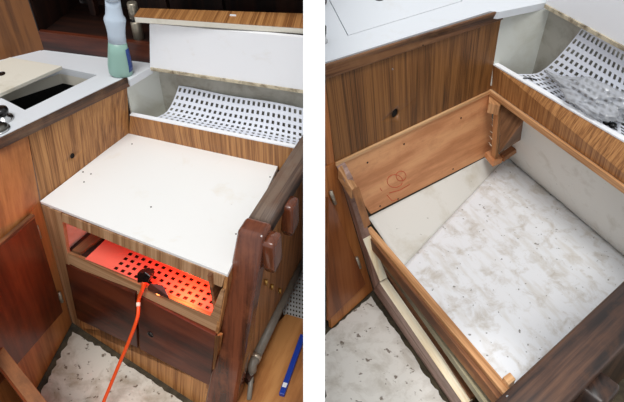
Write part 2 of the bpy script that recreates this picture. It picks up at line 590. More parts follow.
# wooden edge trim, rounded at the far end
tr_t = [at(-70, 136 + 70 * .4957, ZC), at(126.5, 76.5, ZC)]
tr_b = [at(-70, 147 + 70 * .496, .955), at(129, 85.5, .955)]
nt_ = (tr_t[1] - tr_t[0]).cross(UP).normalized()
if nt_.dot(CAM - tr_t[0]) < 0: nt_ = -nt_
loft('edge_trim', [tr_t[0] + nt_ * .012, tr_t[1] + nt_ * .012, tr_t[1] + nt_ * .0005, tr_t[0] + nt_ * .0005],
     [tr_b[0] + nt_ * .012, tr_b[1] + nt_ * .012, tr_b[1] - nt_ * .006, tr_b[0] - nt_ * .006], 'teak_trim', t, gx=tr_t[1] - tr_t[0], gz=nt_, bevel=.005, seg=3)

# --- hatch lid lying askew over the opening
lid = [at(62, 66, ZC + .022), at(-2, 94, ZC + .022), at(-60, 84, ZC + .022), at(10, 57, ZC + .022)]
t = thing('hatch_lid', 'loose white hatch lid with finger hole lying askew over the black opening', 'lid', at(20, 75, ZC + .003))
lb = prism('lid_panel', lid, UP * -.016, 'cream_paint', t, bevel=.002)
hp = at(1, 74, ZC + .022)
cut(lb, [lathe('cutter', [(.014, -.03), (.014, .03)], hp, 'black', n=20)])
lathe('finger_hole', [(.0165, .0005), (.0165, .002), (.0135, .002), (.0135, -.017)], hp, 'black_gloss', t)

# --- galley cabinet under that counter
uL = (at(38, 386, 0) - fl).normalized()
f_tl, f_tr = at(28, 133, .955), at(127, 85, .955)
farT = at(-70, 147 + 70 * .496, .955)
Lq, Lf = q0 + uL * .75, fl + uL * .75
t = thing('galley_cabinet', 'varnished galley cabinet with wood grain side and dark red door under the hatch counter', 'cabinet', fl)
PF = Patch(f_tl, f_tr, q1, q0)
nF = PF.normal()
fp = slab4('fascia_panel', [f_tl, f_tr, q1 - UP * .03, q0 - UP * .03], nF * -.018, 'veneer', t, gx=f_tl + f_tr - q0 - q1, gz=nF)
hole = PF.px(73, 156)
cut(fp, [lathe('cutter', [(.012, -.05), (.012, .05)], hole, 'black', axis=nF, n=16)])
lathe('hole_dark', [(.0122, -.016), (.0122, -.012)], hole, 'black', t, axis=nF, n=16)  # black disc set into the open hole, standing for the dark inside it
PU = Patch(farT, f_tl, q0, Lq)
nU = PU.normal()
U4 = [farT, f_tl - (f_tr - f_tl).normalized() * .002, q0 - inA * .002, Lq]
slab4('upper_frame', U4, nU * -.018, 'frame_wood', t, gx=f_tl - q0, gz=nU)
PL = Patch(Lq, q0, fl, Lf)
nL = PL.normal()
L4 = [Lq - UP * .001, q0 - UP * .001, fl, Lf]
slab4('lower_frame', L4, nL * -.018, 'frame_wood', t, gx=q0 - fl, gz=nL)
dpts = [(-45, 280.5), (31, 217), (60, 311), (-38, 423)]
dv = quad_on(PL, dpts, .001)
door = prism('door', dv, nL * .014, 'mahogany', t, gx=UP, gz=nL, bevel=.003)
mv = quad_on(PL, [(-45, 276.5), (30, 213.5), (31.5, 216.5), (-45, 280)], .001)
prism('door_moulding', mv, nL * .016, 'batten_brown', door, gx=mv[1] - mv[0], gz=nL, bevel=.003)
for (hx, hy) in ((36.5, 232), (59, 297)):
    hpn = PL.px(hx, hy) + nL * .006
    dh = (PL.px(hx + 5, hy + 15) - PL.px(hx, hy)).normalized()
    tube('hinge', [hpn - dh * .032, hpn + dh * .032], .0075, 'steel_worn', door, n=10)
    sh = nL.cross(dh)
    prism('hinge_leaf', [hpn - dh * .022 - sh * .016 - nL * .005, hpn + dh * .022 - sh * .016 - nL * .005, hpn + dh * .022 + sh * .0165 - nL * .005, hpn - dh * .022 + sh * .0165 - nL * .005], nL * .003, 'chrome', door)
# dark inside of the icebox
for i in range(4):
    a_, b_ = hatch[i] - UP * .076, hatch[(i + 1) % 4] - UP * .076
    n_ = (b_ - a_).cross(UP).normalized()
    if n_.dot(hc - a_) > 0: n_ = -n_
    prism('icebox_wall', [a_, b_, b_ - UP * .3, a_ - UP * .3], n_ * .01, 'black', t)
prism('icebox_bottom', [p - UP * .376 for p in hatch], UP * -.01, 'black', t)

# --- open door leaf in the near left foreground
a_, b_ = at(-40, 300, .42), at(48, 412, .42)
dl = (b_ - a_).normalized()
nl = Vector((dl.y, -dl.x, 0))
if nl.dot(CAM - a_) < 0: nl = -nl
t = thing('open_door', 'open dark red door leaf with lighter top edge in the near bottom left corner', 'door', Vector((a_.x, a_.y, 0)))
b2 = b_ + dl * .1
prism('leaf', [a_ + nl * .022 - UP * .012, b2 + nl * .022 - UP * .012, b2 + nl * .022 - UP * .40, a_ + nl * .022 - UP * .40], nl * -.02, 'mahogany', t, gx=UP)
prism('top_rail', [a_ + nl * .028, b2 + nl * .028, b2 + nl * .028 - UP * .011, a_ + nl * .028 - UP * .011], nl * -.044, 'batten_brown', t, gx=dl, bevel=.002)
prism('side_rail', [a_ + nl * .023 - UP * .012, b2 + nl * .023 - UP * .012, b2 + nl * .023 - UP * .05, a_ + nl * .023 - UP * .05], nl * .012, 'mahogany', t, gx=dl, bevel=.002)

# --- worktop
wt = thing('worktop', 'stained white laminate worktop set over the corner cabinet', 'worktop', (q0 + q3) / 2)
e = .001
prism('worktop_slab', [q0 + inA * 0, q1 - inA * e, q2 - inA * e, q3], UP * -.014, 'laminate', wt, gx=acA, bevel=.0015)
def disc(name, p, n, r, h, mat, parent, seg=12):
    return lathe(name, [(r, 0), (r, h), (r * .8, h * 1.2)], p, mat, parent, axis=n, n=seg)
for (x, y) in ((83, 172), (91, 174), (84, 182), (151, 207), (236, 234), (270, 177), (132, 144)):
    disc('screw_hole', at(x, y, ZW), UP, .0035, .0006, 'screw', wt, 8)

# --- corner cabinet below the worktop
t = thing('corner_cabinet', 'wood veneer corner cabinet with open slot over two dark doors', 'cabinet', fl)
dz = UP * -.0145
def front(name, pts, mat, gx, d=.016, out=0.0, par=None, bevel=0.0015):
    v, n_ = flat(pts, FA)
    v = [p + n_ * out for p in v]
    return prism(name, v, n_ * -d, mat, par or t, gx=gx, gz=nA, bevel=bevel)
front('stile', [(40.2, 204.5), (61, 213), (67, 252), (80.5, 328.2), (72.3, 322.5)], 'veneer_grey', q0 - fl)
front('apron', [(61.4, 213.4), (225, 276.5), (221.5, 287.5), (62.3, 222)], 'veneer_grey', q0 + q3 - fl - fr)
front('rail', [(67.2, 252.5), (210, 316), (220.5, 290), (224, 290), (217, 334.5), (66.5, 262.5)], 'veneer_grey', acA)
front('toe_panel', [(78, 318.5), (139, 347.5), (212, 386), (217, 335), (220, 336), (205, 409.5), (81, 328.5)], 'veneer', q0 + q3 - fl - fr, bevel=0)
ld = front('door', [(66.8, 263), (135.5, 292.2), (139, 346.7), (78.2, 317.8)], 'mahogany_dark', acA, d=.02, out=.008, bevel=.003)
rd = front('door', [(138, 293.6), (216.5, 334.5), (211.5, 385), (141.2, 348)], 'mahogany_dark', acA, d=.02, out=.008, bevel=.003)
hp = fa(152, 333, .008)
cut(rd, [lathe('cutter', [(.012, -.04), (.012, .04)], hp, 'black', axis=nA, n=20)])
lathe('finger_hole', [(.0145, -.001), (.0145, .002), (.0118, .002), (.0118, -.018), (.001, -.018)], hp, 'black_gloss', rd, axis=nA, n=20)
# inside of the slot
e2, e3 = q2 - inA * .004 - UP * .016, q3 - UP * .016
prism('side_panel', [e3, e2, zz(e2, .02), zz(e3, .02) + (fr - zz(q3, 0)) * .97], acA * -.012, 'veneer', t, gx=UP)
s_fl, s_fr = fa(65, 253, -.017), fa(211, 315, -.017)
s_bl, s_br = s_fl + inA * .40, s_fr + inA * .40
zs = fa(68, 252).z - .012
prism('shelf', [zz(s_fl, zs), zz(s_fr, zs), zz(s_br, zs), zz(s_bl, zs)], UP * -.012, 'dark_wood', t)
prism('side_panel', [zz(s_fl, zs), zz(s_bl, zs), zz(s_bl, ZW - .015), zz(s_fl, ZW - .015)], inA.cross(UP) * -.012, 'cream_paint', t)
prism('side_panel', [zz(s_fr, zs), zz(s_br, zs), zz(s_br, ZW - .015), zz(s_fr, ZW - .015)], inA.cross(UP) * .012, 'batten_brown', t)
prism('back_panel', [zz(s_bl, zs), zz(s_br, zs), zz(s_br, ZW - .015), zz(s_bl, ZW - .015)], inA * .012, 'cream_paint', t)
bt = [at(67, 251, zs + .012), at(96, 230, zs + .012)]
prism('slot_batten', [at(72, 250, zs + .012), at(80, 253, zs + .012), at(106, 234, zs + .012), at(97, 229, zs + .012)], UP * -.0115, 'brown_ply', t, gx=inA)

# perforated sheet in the slot; the lamp's red glow is also put into its colour
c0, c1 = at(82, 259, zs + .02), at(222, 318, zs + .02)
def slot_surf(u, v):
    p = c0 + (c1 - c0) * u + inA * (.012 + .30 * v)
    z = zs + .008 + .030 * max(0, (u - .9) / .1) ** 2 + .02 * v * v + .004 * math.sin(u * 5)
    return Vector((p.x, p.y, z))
o = perforated('perforated_sheet', slot_surf, 20, 11, 'plastic_red_glow', hole=.52, thick=.002, skip=lambda i, j: i < 4, gx=acA)
tag(o, 'perforated plastic sheet with the red lamp glow in its colour inside the corner cabinet slot', 'plastic sheet')

# inspection lamp: hood, bulb and its red light
lp = at(178, 298, zs + .03)
t = thing('inspection_lamp', 'small red glowing lamp with dark hood lying in the cabinet slot', 'lamp', at(160, 296, zs + .02))
h0 = [at(150, 283, zs + .062), at(163, 285, zs + .062), at(169, 297, zs + .040), at(147, 288, zs + .040)]
prism('hood', h0, UP * -.014, 'mahogany_dark', t, bevel=.002)
pl = fa(144.5, 277.5, .004)
prism('plug', [fa(138.5, 272, .01), fa(146, 270.5, .01), fa(152, 275, .01), fa(150, 281, .01), fa(139, 281.5, .01)], nA * -.03, 'black_gloss', t, bevel=.003)
bulb = sum(h0, Vector()) / 4 - UP * .026
lathe('bulb', [(.003, -.014), (.007, -.006), (.008, .002), (.006, .010), (.002, .0135)], bulb, 'bulb', t, axis=acA, n=16)
ldt = bpy.data.lights.new('lamp_light', 'POINT'); ldt.energy = 3.0; ldt.color = (1, .10, .03); ldt.shadow_soft_size = .03
lo = bpy.data.objects.new('lamp_light', ldt); col.objects.link(lo)
lo.location = at(172, 300, zs + .075) + inA * .07

# orange cord
cp = spline([fa(145, 281, .006), fa(144.5, 287, .012), fa(142, 297, .02), at(137.5, 317, .40), at(129, 341, .30), at(118, 367, .19), at(106, 396, .08), at(93, 425, .012), at(60, 470, .008)], 7)
t = thing('extension_cord', 'bright orange cord hanging from the slot down over the doors to the floor', 'cord', at(93, 425, 0))
tube('cable', cp, .0068, 'orange_cord', t, n=10)
tube('tape_band', [cp[15] , cp[15] + (cp[17] - cp[15]) * .9], .0082, 'tape_white', t, n=12)

# --- white painted sole in front
def ragged(pts, step=.02, amp=.006):
    out = []
    for i, p in enumerate(pts):
        q = pts[(i + 1) % len(pts)]
        n = max(1, int((q - p).length / step))
        for j in range(n):
            a = p + (q - p) * (j / n)
            k = amp * (1 + 1.2 * noise.noise(a * 9))
            out.append(a + Vector((random.uniform(-k, k), random.uniform(-k, k), 0)))
    return out
sA = [at(73, 331, 0), at(130, 366, 0), at(188, 406, 0), at(215, 440, 0), at(150, 520, 0), at(20, 500, 0), at(18, 440, 0), at(42, 391, 0)]
o = prism('floor_sheet', ragged(sA), UP * -.006, 'sole_paint_tan')
tag(o, 'dirty white painted floor sheet in front of the corner cabinet with the orange cord', 'floor sheet', kind='structure')

# --- locker recess behind the worktop
rt0, rt1 = at(130, 115.5, .82), at(303, 150, .82)
rq2 = q2 + (q2 - q1) * .30
rq2 = q1 + (q2 - q1) * ((XL - .003 - q1.x) / (q2.x - q1.x))
rt1 = rt0 + (rt1 - rt0) * ((XL - .003 - rt0.x) / (rt1.x - rt0.x))
nR = (rq2 - q1).cross(UP).normalized()
if nR.y > 0: nR = -nR
pb0, pb1 = at(150, 67, ZC), at(303, 90, ZC)
pb1 = pb0 + (pb1 - pb0) * ((XL - .003 - pb0.x) / (pb1.x - pb0.x))
t = thing('locker', 'open white lined locker behind the white worktop with veneer front strip', 'locker', Vector((q1.x, q1.y, 0)))
R4 = [rt0, rt1, rq2 - UP * .02, q1 - UP * .02]
loft('front_strip', R4, [p - nR * .016 for p in R4], 'veneer', t, gx=UP, gz=nR)
prism('white_cap', [rt0 + nR * .001, rt1 + nR * .001, rt1 - nR * .018, rt0 - nR * .018], UP * .005, 'panel_white', t)
rb0, rb1 = pb0 - nR * .05, pb1 - nR * .05           # back of the recess
s4 = [Vector((rt0.x, rt0.y, .60)) - nR * .017, Vector((rb0.x, rb0.y, .60)), Vector((rb0.x, rb0.y, ZC - .031)), Vector((rt0.x - .0, rt0.y, ZC - .031)) - nR * .017]
sd_ = (s4[1] - s4[0]).cross(UP).normalized()
if sd_.x > 0: sd_ = -sd_
prism('side_wall', s4, sd_ * .012, 'recess_white', t)
B4 = [Vector((rb0.x, rb0.y, .60)), Vector((rb1.x, rb1.y, .60)), Vector((rb1.x, rb1.y, 1.02)), Vector((rb0.x, rb0.y, 1.02))]
prism('back_wall', B4, nR * -.012, 'recess_grey', t, gx=db)
prism('locker_bottom', [Vector((rt0.x, rt0.y, .75)) - nR * .017, Vector((rt1.x, rt1.y, .75)) - nR * .017, Vector((rb1.x, rb1.y, .75)), Vector((rb0.x, rb0.y, .75))], UP * -.012, 'recess_grey', t)

# perforated tray in the recess
e0, e1 = at(149, 121, .80), at(303, 153, .80)
w0, w1 = at(179, 86, .90), at(303, 108, .90)
def tray_surf(u, v):
    f = e0 + (e1 - e0) * u
    b_ = w0 + (w1 - w0) * u
    k = v
    p = f + (b_ - f) * k
    z = .80 + .003 * math.sin(u * 9 + 1) * v + .10 * max(0, (v - .45) / .55) ** 1.6
    return Vector((p.x, p.y, z))
o = perforated('perforated_tray', tray_surf, 25, 9, 'plastic_white', hole=.5, thick=.0025, gx=e1 - e0)
tag(o, 'white perforated plastic sheet curving up inside the locker behind the white worktop', 'plastic sheet')

# --- upper cabinet: shelf with white edge and white front panel
t = thing('upper_cabinet', 'white fronted upper cabinet with veneer topped shelf above the locker', 'cabinet', pb0)
TZ = 1.205
P4 = [pb0, pb1, zz(pb1, TZ + .012), on(149.5, 23.5, pb0, nR)]
loft('front_panel', P4, [p - nR * .018 for p in P4], 'panel_white', t, gz=nR)
sh = [at(134, 16, 1.235), at(304, 27.5, 1.24), at(304, 13.5, 1.24), at(140, 8, 1.235)]
loft('shelf_top', sh, [p - UP * .004 for p in sh], 'veneer', t, gx=sh[3] - sh[0])
loft('shelf_edge', [p - UP * .0045 for p in sh], [p - UP * .026 for p in sh], 'cream_paint', t, bevel=.002)
gl = [pb0 + nR * .004 - UP * .013, pb1 + nR * .004 - UP * .013, pb1 - nR * .016 - UP * .013, pb0 - nR * .016 - UP * .013]
prism('bottom_strip', gl, UP * .0125, 'dirty_edge', t, gx=pb1 - pb0)
tk = at(233, 16, 1.236)
prism('white_tab', [tk + Vector((-.012, -.004, 0)), tk + Vector((.012, -.008, 0)), tk + Vector((.012, .004, 0)), tk + Vector((-.012, .008, 0))], UP * .004, 'panel_white', t)

# --- bottle of washing liquid
bb = at(121, 74.5, ZC)
nv = Vector((0, -1, 0))
bax = (on(113.5, 8, bb, nv) - bb).normalized()      # the bottle leans a little
def hz(y): return (on(121 - (74.5 - y) * .113, y, bb, nv) - bb).dot(bax)
pxm = (bb - CAM).dot(Vector((0, CP, -SP))) / F          # metres in a pixel at the bottle
pr = [(10.0, 74), (10.8, 72.5), (11.0, 65), (9.4, 52), (8.0, 42), (7.8, 33), (8.6, 26), (9.6, 20), (9.0, 17.2), (7.6, 15), (6.7, 7), (6.4, 0), (5.6, -12), (4.2, -16)]
pr = [(r * 1.08 * pxm, max(0, hz(y))) for r, y in pr]
t = thing('spray_bottle', 'clear bottle half filled with pale green liquid on the counter corner', 'bottle', bb)
h42 = hz(42)
low = [(r, h) for r, h in pr if h <= h42 + 1e-6]
lathe('filled_body', low, bb, 'soap', t, ov=.72, axis=bax)
up = [(r, h + .0005) for r, h in pr if h >= h42 - 1e-6]
lathe('clear_body', up[:-2], bb, 'bottle_plastic', t, ov=.72, axis=bax)
lathe('neck', [(r, h + .001) for r, h in up[-3:]] , bb, 'bottle_plastic', t, ov=.9, axis=bax)
lb = []
for i, y in enumerate((73, 66, 58, 50, 46)):
    for w in (-.75, -.35):
        pass
lv, lf = [], []
ys = [70, 65, 59, 53, 48]
rr = {70: 10.95, 65: 11.05, 59: 10.3, 53: 9.6, 48: 8.9}
for y in ys:
    for w in (-.62, -.35, -.05, .25):
        r_ = rr[y] * 1.08 * pxm + .0012
        lv.append(bb + bax * hz(y) + Vector((math.cos(w) * r_, math.sin(w) * r_ * .72, 0)))
for i in range(len(ys) - 1):
    for j in range(3):
        lf.append((i * 4 + j, i * 4 + j + 1, i * 4 + 5 + j, i * 4 + 4 + j))
make('label', lv, lf, 'label_blue', t, solid=.0006, smooth=True)

# --- tap base and round plug on the counter edge
tb = at(4, 119, ZC)
t = thing('pump_tap', 'chrome tap base with black knob at the left end of the counter', 'tap', tb)
lathe('flange', [(.036, .0005), (.036, .004), (.030, .010), (.020, .013), (.018, .020)], tb, 'chrome', t)
lathe('knob', [(.017, .0205), (.024, .026), (.026, .036), (.024, .044), (.010, .047)], tb, 'black_gloss', t)
tb = at(-2, 131, ZC)
t = thing('round_cover', 'domed dark metal cover at the left frame edge of the counter', 'cover', tb)
lathe('rim', [(.038, .0005), (.038, .004), (.034, .006)], tb + Vector((.0, .01, 0)), 'chrome', t)
lathe('dome', [(.0335, .0065), (.03, .014), (.02, .019), (.006, .021)], tb + Vector((0, .01, 0)), 'steel_dark', t)

# --- dark post, panel and grab rail closing the right side
ZP = .80
ZT = ZP + .05
p_tl, p_tr = at(237, 230, ZT), at(264, 237.5, ZT)
p_bl, p_br = at(201.5, 418, 0), at(232, 428, 0)
ry0, ry1 = at(240, 230, ZP), at(303, 133, ZP)
dr = (ry1 - ry0).normalized()
t = thing('bulkhead', 'dark red varnished post and bulkhead with weathered grab rail right of the white worktop', 'bulkhead', (p_bl + p_br) / 2)
dpt = dr * .075
lo4 = [p_bl, p_br, p_br + dpt, p_bl + dpt]
hi4 = [p_tl, p_tr, p_tr + dpt, p_tl + dpt]
loft('post', lo4, hi4, 'mahogany_post', t, gx=UP, gz=-dr, bevel=.014, seg=4, smooth=False)
pe_t, pe_b = at(303, 170, ZP - .03), None
ln = ((XL - .003) - p_tr.x) / dr.x
pn_t0, pn_b0 = p_tr + dr * .076 - UP * .052, p_br + dr * .076
pn_t0 = pn_t0 - (p_tr - p_tl).normalized() * .012; pn_b0 = pn_b0 - (p_tr - p_tl).normalized() * .012
e_len = (XL - .003 - pn_t0.x) / dr.x
e_lenb = (XL - .003 - pn_b0.x) / dr.x
wv = (p_tl - p_tr).normalized() * .03
A_ = [pn_t0, pn_t0 + dr * e_len, pn_b0 + dr * e_lenb, pn_b0]
loft('side_panel', A_, [p + wv for p in A_], 'veneer', t, gx=UP, gz=-wv)
# rail: rounded section lofted along its run
def rail_section(c, w, h, side_, up_, ex=.45):
    out = []
    for i in range(20):
        a = math.pi * 2 * i / 20
        ca, sa = math.cos(a), math.sin(a)
        sx = math.copysign(abs(ca) ** ex, ca); sy = math.copysign(abs(sa) ** ex, sa)
        out.append(c + side_ * (w * sx) + up_ * (h * sy))
    return out
def sweep(name, secs, mat, parent, **k):
    n = len(secs[0]); vsx = [p for s in secs for p in s]; fs = []
    for i in range(len(secs) - 1):
        for q in range(n):
            q2 = (q + 1) % n
            fs.append((i * n + q, i * n + q2, (i + 1) * n + q2, (i + 1) * n + q))
    fs.append(tuple(range(n))); fs.append(tuple(range((len(secs) - 1) * n, len(secs) * n)))
    return make(name, vsx, fs, mat, parent, smooth=True, **k)
RZ = ZP + .032
r_l0, r_l1 = at(241, 230, RZ), at(303, 135, RZ)
r_r0, r_r1 = at(266, 236, RZ), at(303, 178, RZ)
mid0, mid1 = (r_l0 + r_r0) / 2, r_l1 + (r_r1 - r_l1) * .0
sdv = Vector((dr.y, -dr.x, 0))
hw = abs((r_r0 - r_l0).dot(sdv)) / 2
mid1 = r_l1 + sdv * hw
secs = []
tot = (mid1 - mid0).length
for f_, k_, dzz in ((.10, 1, 0), (.3, 1, .001), (.6, 1, .002), (1.0, 1, 0)):
    secs.append(rail_section(mid0 + (mid1 - mid0) * f_ + UP * (dzz - .012), hw * k_, .028, sdv, UP))
# keep clear of the divider
sweep('grab_rail', [[Vector((min(p.x, XL - .003), p.y, p.z)) for p in s] for s in secs], 'weathered', t, gx=dr)
for (x, y, zt) in ((271, 240, ZP + .012), (289, 204, ZP + .012)):
    c_ = at(x, y, zt)
    hgt = .10
    ss = []
    for kz, kw in ((.014, .8), (.006, .96), (-.004, 1), (-.10, 1), (-.13, .7)):
        ss.append(rail_section(c_ + UP * kz, .026 * kw, .036 * kw, sdv, dr, .35))
    sweep('rail_bracket', ss, 'mahogany_post', t, gx=UP)
hb = at(268, 286, .62)
PP = Patch(A_[0], A_[1], A_[2], A_[3])
npn = PP.normal()
for (x, y) in ((264.5, 282), (270.5, 286.5), (278.5, 290.5)):
    h1 = PP.px(x, y) + npn * .007
    tube('hinge', [h1 - UP * .012, h1 + UP * .012], .0065, 'brass', t)

# --- floor area right of the bulkhead: plywood, perforated panel, pipe, blue tool
ZB = .12
xr = XL - .004
def atx(x, y, z):
    p = at(x, y, z)
    return Vector((min(p.x, xr), p.y, p.z))
pw = [atx(286, 314, ZB), atx(303.5, 319, ZB), Vector((xr, .80, ZB)), at(240, 470, ZB), at(232, 400, ZB), at(262, 340, ZB)]
t = thing('plywood_board', 'varnished plywood board on the floor right of the dark post', 'board', zz(pw[3], 0))
prism('board', pw, UP * -.016, 'ply_floor', t, gx=dr)
prism('support_block', [p - UP * .0165 + Vector((0, 0, 0)) for p in (pw[0] , pw[1] , pw[2] + Vector((0, .1, 0)), pw[3] + Vector((.03, .1, 0)), pw[4] + Vector((.03, 0, 0)))], UP * -(ZB - .0175 + .011), 'dark_wood', t)
g0, g1, g2, g3 = at(283, 313, ZB + .004), atx(304, 318.5, ZB + .004), atx(304, 235, ZB + .004), at(300, 235, ZB + .004)
gb = g0 + (g2 - g1) * .9
o = perforated('perforated_sheet', lambda u, v: Vector((min((g0 + (g1 - g0) * u + (g2 - g1) * v).x, xr), (g0 + (g1 - g0) * u + (g2 - g1) * v).y, ZB - .004)), 7, 22, 'plastic_grey', hole=.5, thick=.002, gx=dr)
tag(o, 'pale perforated panel lying behind the plywood board beside the pipe', 'plastic sheet')
pz = .20
pa, pbb = at(254, 361, pz), at(311, 241, pz)
t = thing('waste_pipe', 'grey metal pipe with elbow fitting running along the dark bulkhead', 'pipe', at(250, 402, ZB))
ddp = (pbb - pa).normalized()
pbb = pa + ddp * ((XL - .028 - pa.x) / ddp.x)
elb = spline([pa + ddp * .004, pa - ddp * .012, pa - ddp * .022 - UP * .012, pa - ddp * .024 - UP * .03], 5)
tube('pipe_run', [pa + ddp * .006, pbb], .0195, 'conduit', t, n=16)
tube('elbow', elb, [.0205] * 4 + [.018] * (len(elb) - 4), 'conduit', t, n=16)
tube('collar', [pa + ddp * .008, pa + ddp * .026], .023, 'steel_worn', t, n=16)
tube('drop_pipe', [elb[-1] + UP * .002, zz(at(249, 400, ZB), ZB + .001)], .0095, 'conduit', t, n=12)
bl_ = [at(236, 366, ZB + .05), at(243, 362, ZB + .05), at(254, 375, ZB + .05), at(249, 381, ZB + .05)]
o = prism('wood_block', bl_, UP * -.049, 'dark_wood', gx=dr, bevel=.003)
tag(o, 'dark wooden block below the pipe elbow beside the post', 'wood block')
b0, b1 = at(281.5, 394, ZB + .02), at(304, 331, ZB + .02)
tv = (b1 - b0).normalized(); tn = Vector((tv.y, -tv.x, 0))
b1 = b0 + tv * ((xr - .012 - b0.x) / tv.x)
t = thing('blue_level', 'blue spirit level lying on the plywood board', 'spirit level', zz((b0 + b1) / 2, ZB))
prism('body', [b0 - tn * .011, b1 - tn * .011, b1 + tn * .011, b0 + tn * .011], UP * -.0195, 'blue_tool', t, bevel=.003)
s0 = b0 + tv * .03
prism('sticker', [s0 - tn * .008 + UP * .0005, s0 + tv * .02 - tn * .008 + UP * .0005, s0 + tv * .02 + tn * .008 + UP * .0005, s0 + tn * .008 + UP * .0005], UP * .0006, 'tag_white', t)

# =================================================================== RIGHT CORNER: the same kind of corner, stripped to the bin
ZL, ZK = .78, 1.17
a0, b0_, c0_ = at(335, 162, ZL), at(491, 89, ZL), at(630, 188.5, ZL)
f0, f1 = at(373, 290, 0), at(450, 402, 0)
inB = (b0_ - a0).normalized()
acB = (f1 - f0).normalized()
lean = f0 - a0
ZR = .95
g_a, g_b = at(497, 402, ZR), at(624, 283, ZR)
gd = (g_b - g_a).normalized()
gs = Vector((gd.y, -gd.x, 0))
wd_ = abs((at(602, 371, ZR) - g_a).dot(gs)) / 2
def meet(p, d, q, e_):                 # plan crossing of two lines
    k = ((q.x - p.x) * e_.y - (q.y - p.y) * e_.x) / (d.x * e_.y - d.y * e_.x)
    return p + d * k
# the locker strip runs on to the right until it meets the bulkhead there
dR = (c0_ - b0_).normalized()
Xp = meet(b0_, dR, g_a + gs * wd_, gd)
c0_ = b0_ + dR * (Xp - b0_).dot(dR)
def run_to(p, q):                      # extend p->q as far as the bulkhead
    d = (q - p).normalized()
    e_ = meet(p, d, g_a + gs * (wd_ + .01), gd)
    return p + d * (e_ - p).dot(d)
PB = Patch(a0, b0_, b0_ + lean, f0)
nB = PB.normal()
# --- countertop
t = thing('countertop', 'white laminate countertop with flush hatch lid above the stripped bin', 'countertop', at(380, 60, 0))
k_ = [at(325.5 - 4.5, 63.5, ZK), at(490, 11, ZK), at(499, 12, ZK), at(546, 2.5, ZK), at(546, -30, ZK), at(400, -90, ZK), at(322, -60, ZK)]
slab = prism('counter_slab', k_, UP * -.03, 'counter_white', t)
# groove round the hatch lid, cut into the slab
hl = [at(348, 35.5, ZK), at(462, 1, ZK), at(430, -46, ZK), at(320, -18, ZK)]
gx_ = []
for i in range(4):
    a_, b_ = hl[i], hl[(i + 1) % 4]
    n_ = (b_ - a_).cross(UP).normalized() * .0018
    gx_.append(prism('cutter', [a_ - n_ + UP * .01, b_ - n_ + UP * .01, b_ + n_ + UP * .01, a_ + n_ + UP * .01], UP * -.03, 'black'))
for c_ in gx_: cut(slab, [c_])
hcB = at(379, -1, ZK)
cut(slab, [lathe('cutter', [(.021, -.06), (.021, .03)], hcB, 'black', n=24)])
lathe('finger_hole', [(.0205, -.004), (.0205, -.028), (.001, -.028)], hcB, 'black', t)
prism('groove_backing', [p - UP * .0305 for p in hl], UP * -.004, 'dark_gap', t)
tt = [at(320.5, 64.5, ZK), at(499, 9.5, ZK)]
tb_ = [at(320.5, 79.5, 1.115), at(502, 18.5, 1.115)]
nt_ = (tt[1] - tt[0]).cross(UP).normalized()
if nt_.dot(CAM - tt[0]) < 0: nt_ = -nt_
loft('edge_trim', [tt[0] + nt_ * .012, tt[1] + nt_ * .012, tt[1] + nt_ * .0005, tt[0] + nt_ * .0005],
     [tb_[0] + nt_ * .012, tb_[1] + nt_ * .012, tb_[1] - nt_ * .008, tb_[0] - nt_ * .008], 'teak_trim', t, gx=tt[1] - tt[0], gz=nt_, bevel=.006, seg=3)
disc('screw', tt[0] + (tb_[0] - tt[0]) * .75 + (tt[1] - tt[0]) * .53 + nt_ * .0125, nt_, .004, .0008, 'screw', t)
# tap at the left edge
tb2 = at(322, 42, ZK)
t = thing('pump_tap', 'chrome and black tap base at the white counter beside the white bulkhead', 'tap', tb2)
lathe('flange', [(.022, .0005), (.022, .006), (.017, .012), (.014, .026)], tb2, 'chrome', t)
lathe('knob', [(.0135, .0265), (.016, .034), (.016, .06), (.012, .066)], tb2, 'black_gloss', t)

# --- galley cabinet: veneer side above, plywood inside the bin, frame and door below
t = thing('galley_cabinet', 'galley cabinet side with veneer panel above bare orange plywood at the bin', 'cabinet', f0)
vt0, vt1 = at(325, 77.5, 1.115), at(501, 19, 1.115)
PV = Patch(vt0, vt1, b0_, a0)
nV = PV.normal()
V4 = [vt0, vt1, b0_, a0]
vp = slab4('fascia_panel', V4, nV * -.018, 'veneer_dark', t, gx=vt0 + vt1 - a0 - b0_, gz=nV)
hp = PV.px(395.5, 113.5)
cut(vp, [lathe('cutter', [(.02, -.05), (.02, .05)], hp, 'black', axis=nV, n=20)])
lathe('hole_dark', [(.0202, -.016), (.0202, -.012)], hp, 'black', t, axis=nV, n=20)  # black disc painted in for the dark depth of the hole
disc('screw', PV.px(392.5, 69), nV, .0035, .0012, 'chrome', t)
vl = [at(318, 80, 1.115), vt0 - inB * .002, a0 - inB * .002, a0 - inB * .10]
vl[0] = vt0 - (vt1 - vt0).normalized() * .022
vl[3] = a0 - inB * .04
vl = [Vector((max(p.x, XR + .004), p.y, p.z)) for p in vl]
loft('end_frame', vl, [p - nV * .018 for p in vl], 'frame_wood', t, gx=UP, gz=nV)
# ledge under the panel
lg = [a0 - UP * .001, b0_ - UP * .001, b0_ - UP * .018, a0 - UP * .018]
prism('ledge_strip', lg, nB * .010, 'batten', t, gx=inB, bevel=.002)
pl4 = [a0 - UP * .008, b0_ - UP * .008, PB.px(494, 152), PB.px(371, 214)]
zpl = pl4[3].z
prism('plywood_panel', pl4, nB * -.012, 'plywood', t, gx=inB, gz=nB)
for (x, y) in ((367.5, 162.5), (404, 144), (398, 199), (380, 206), (453, 169), (461, 118)):
    disc('screw', PB.px(x, y), nB, .0045, .001, 'screw', t, 8)
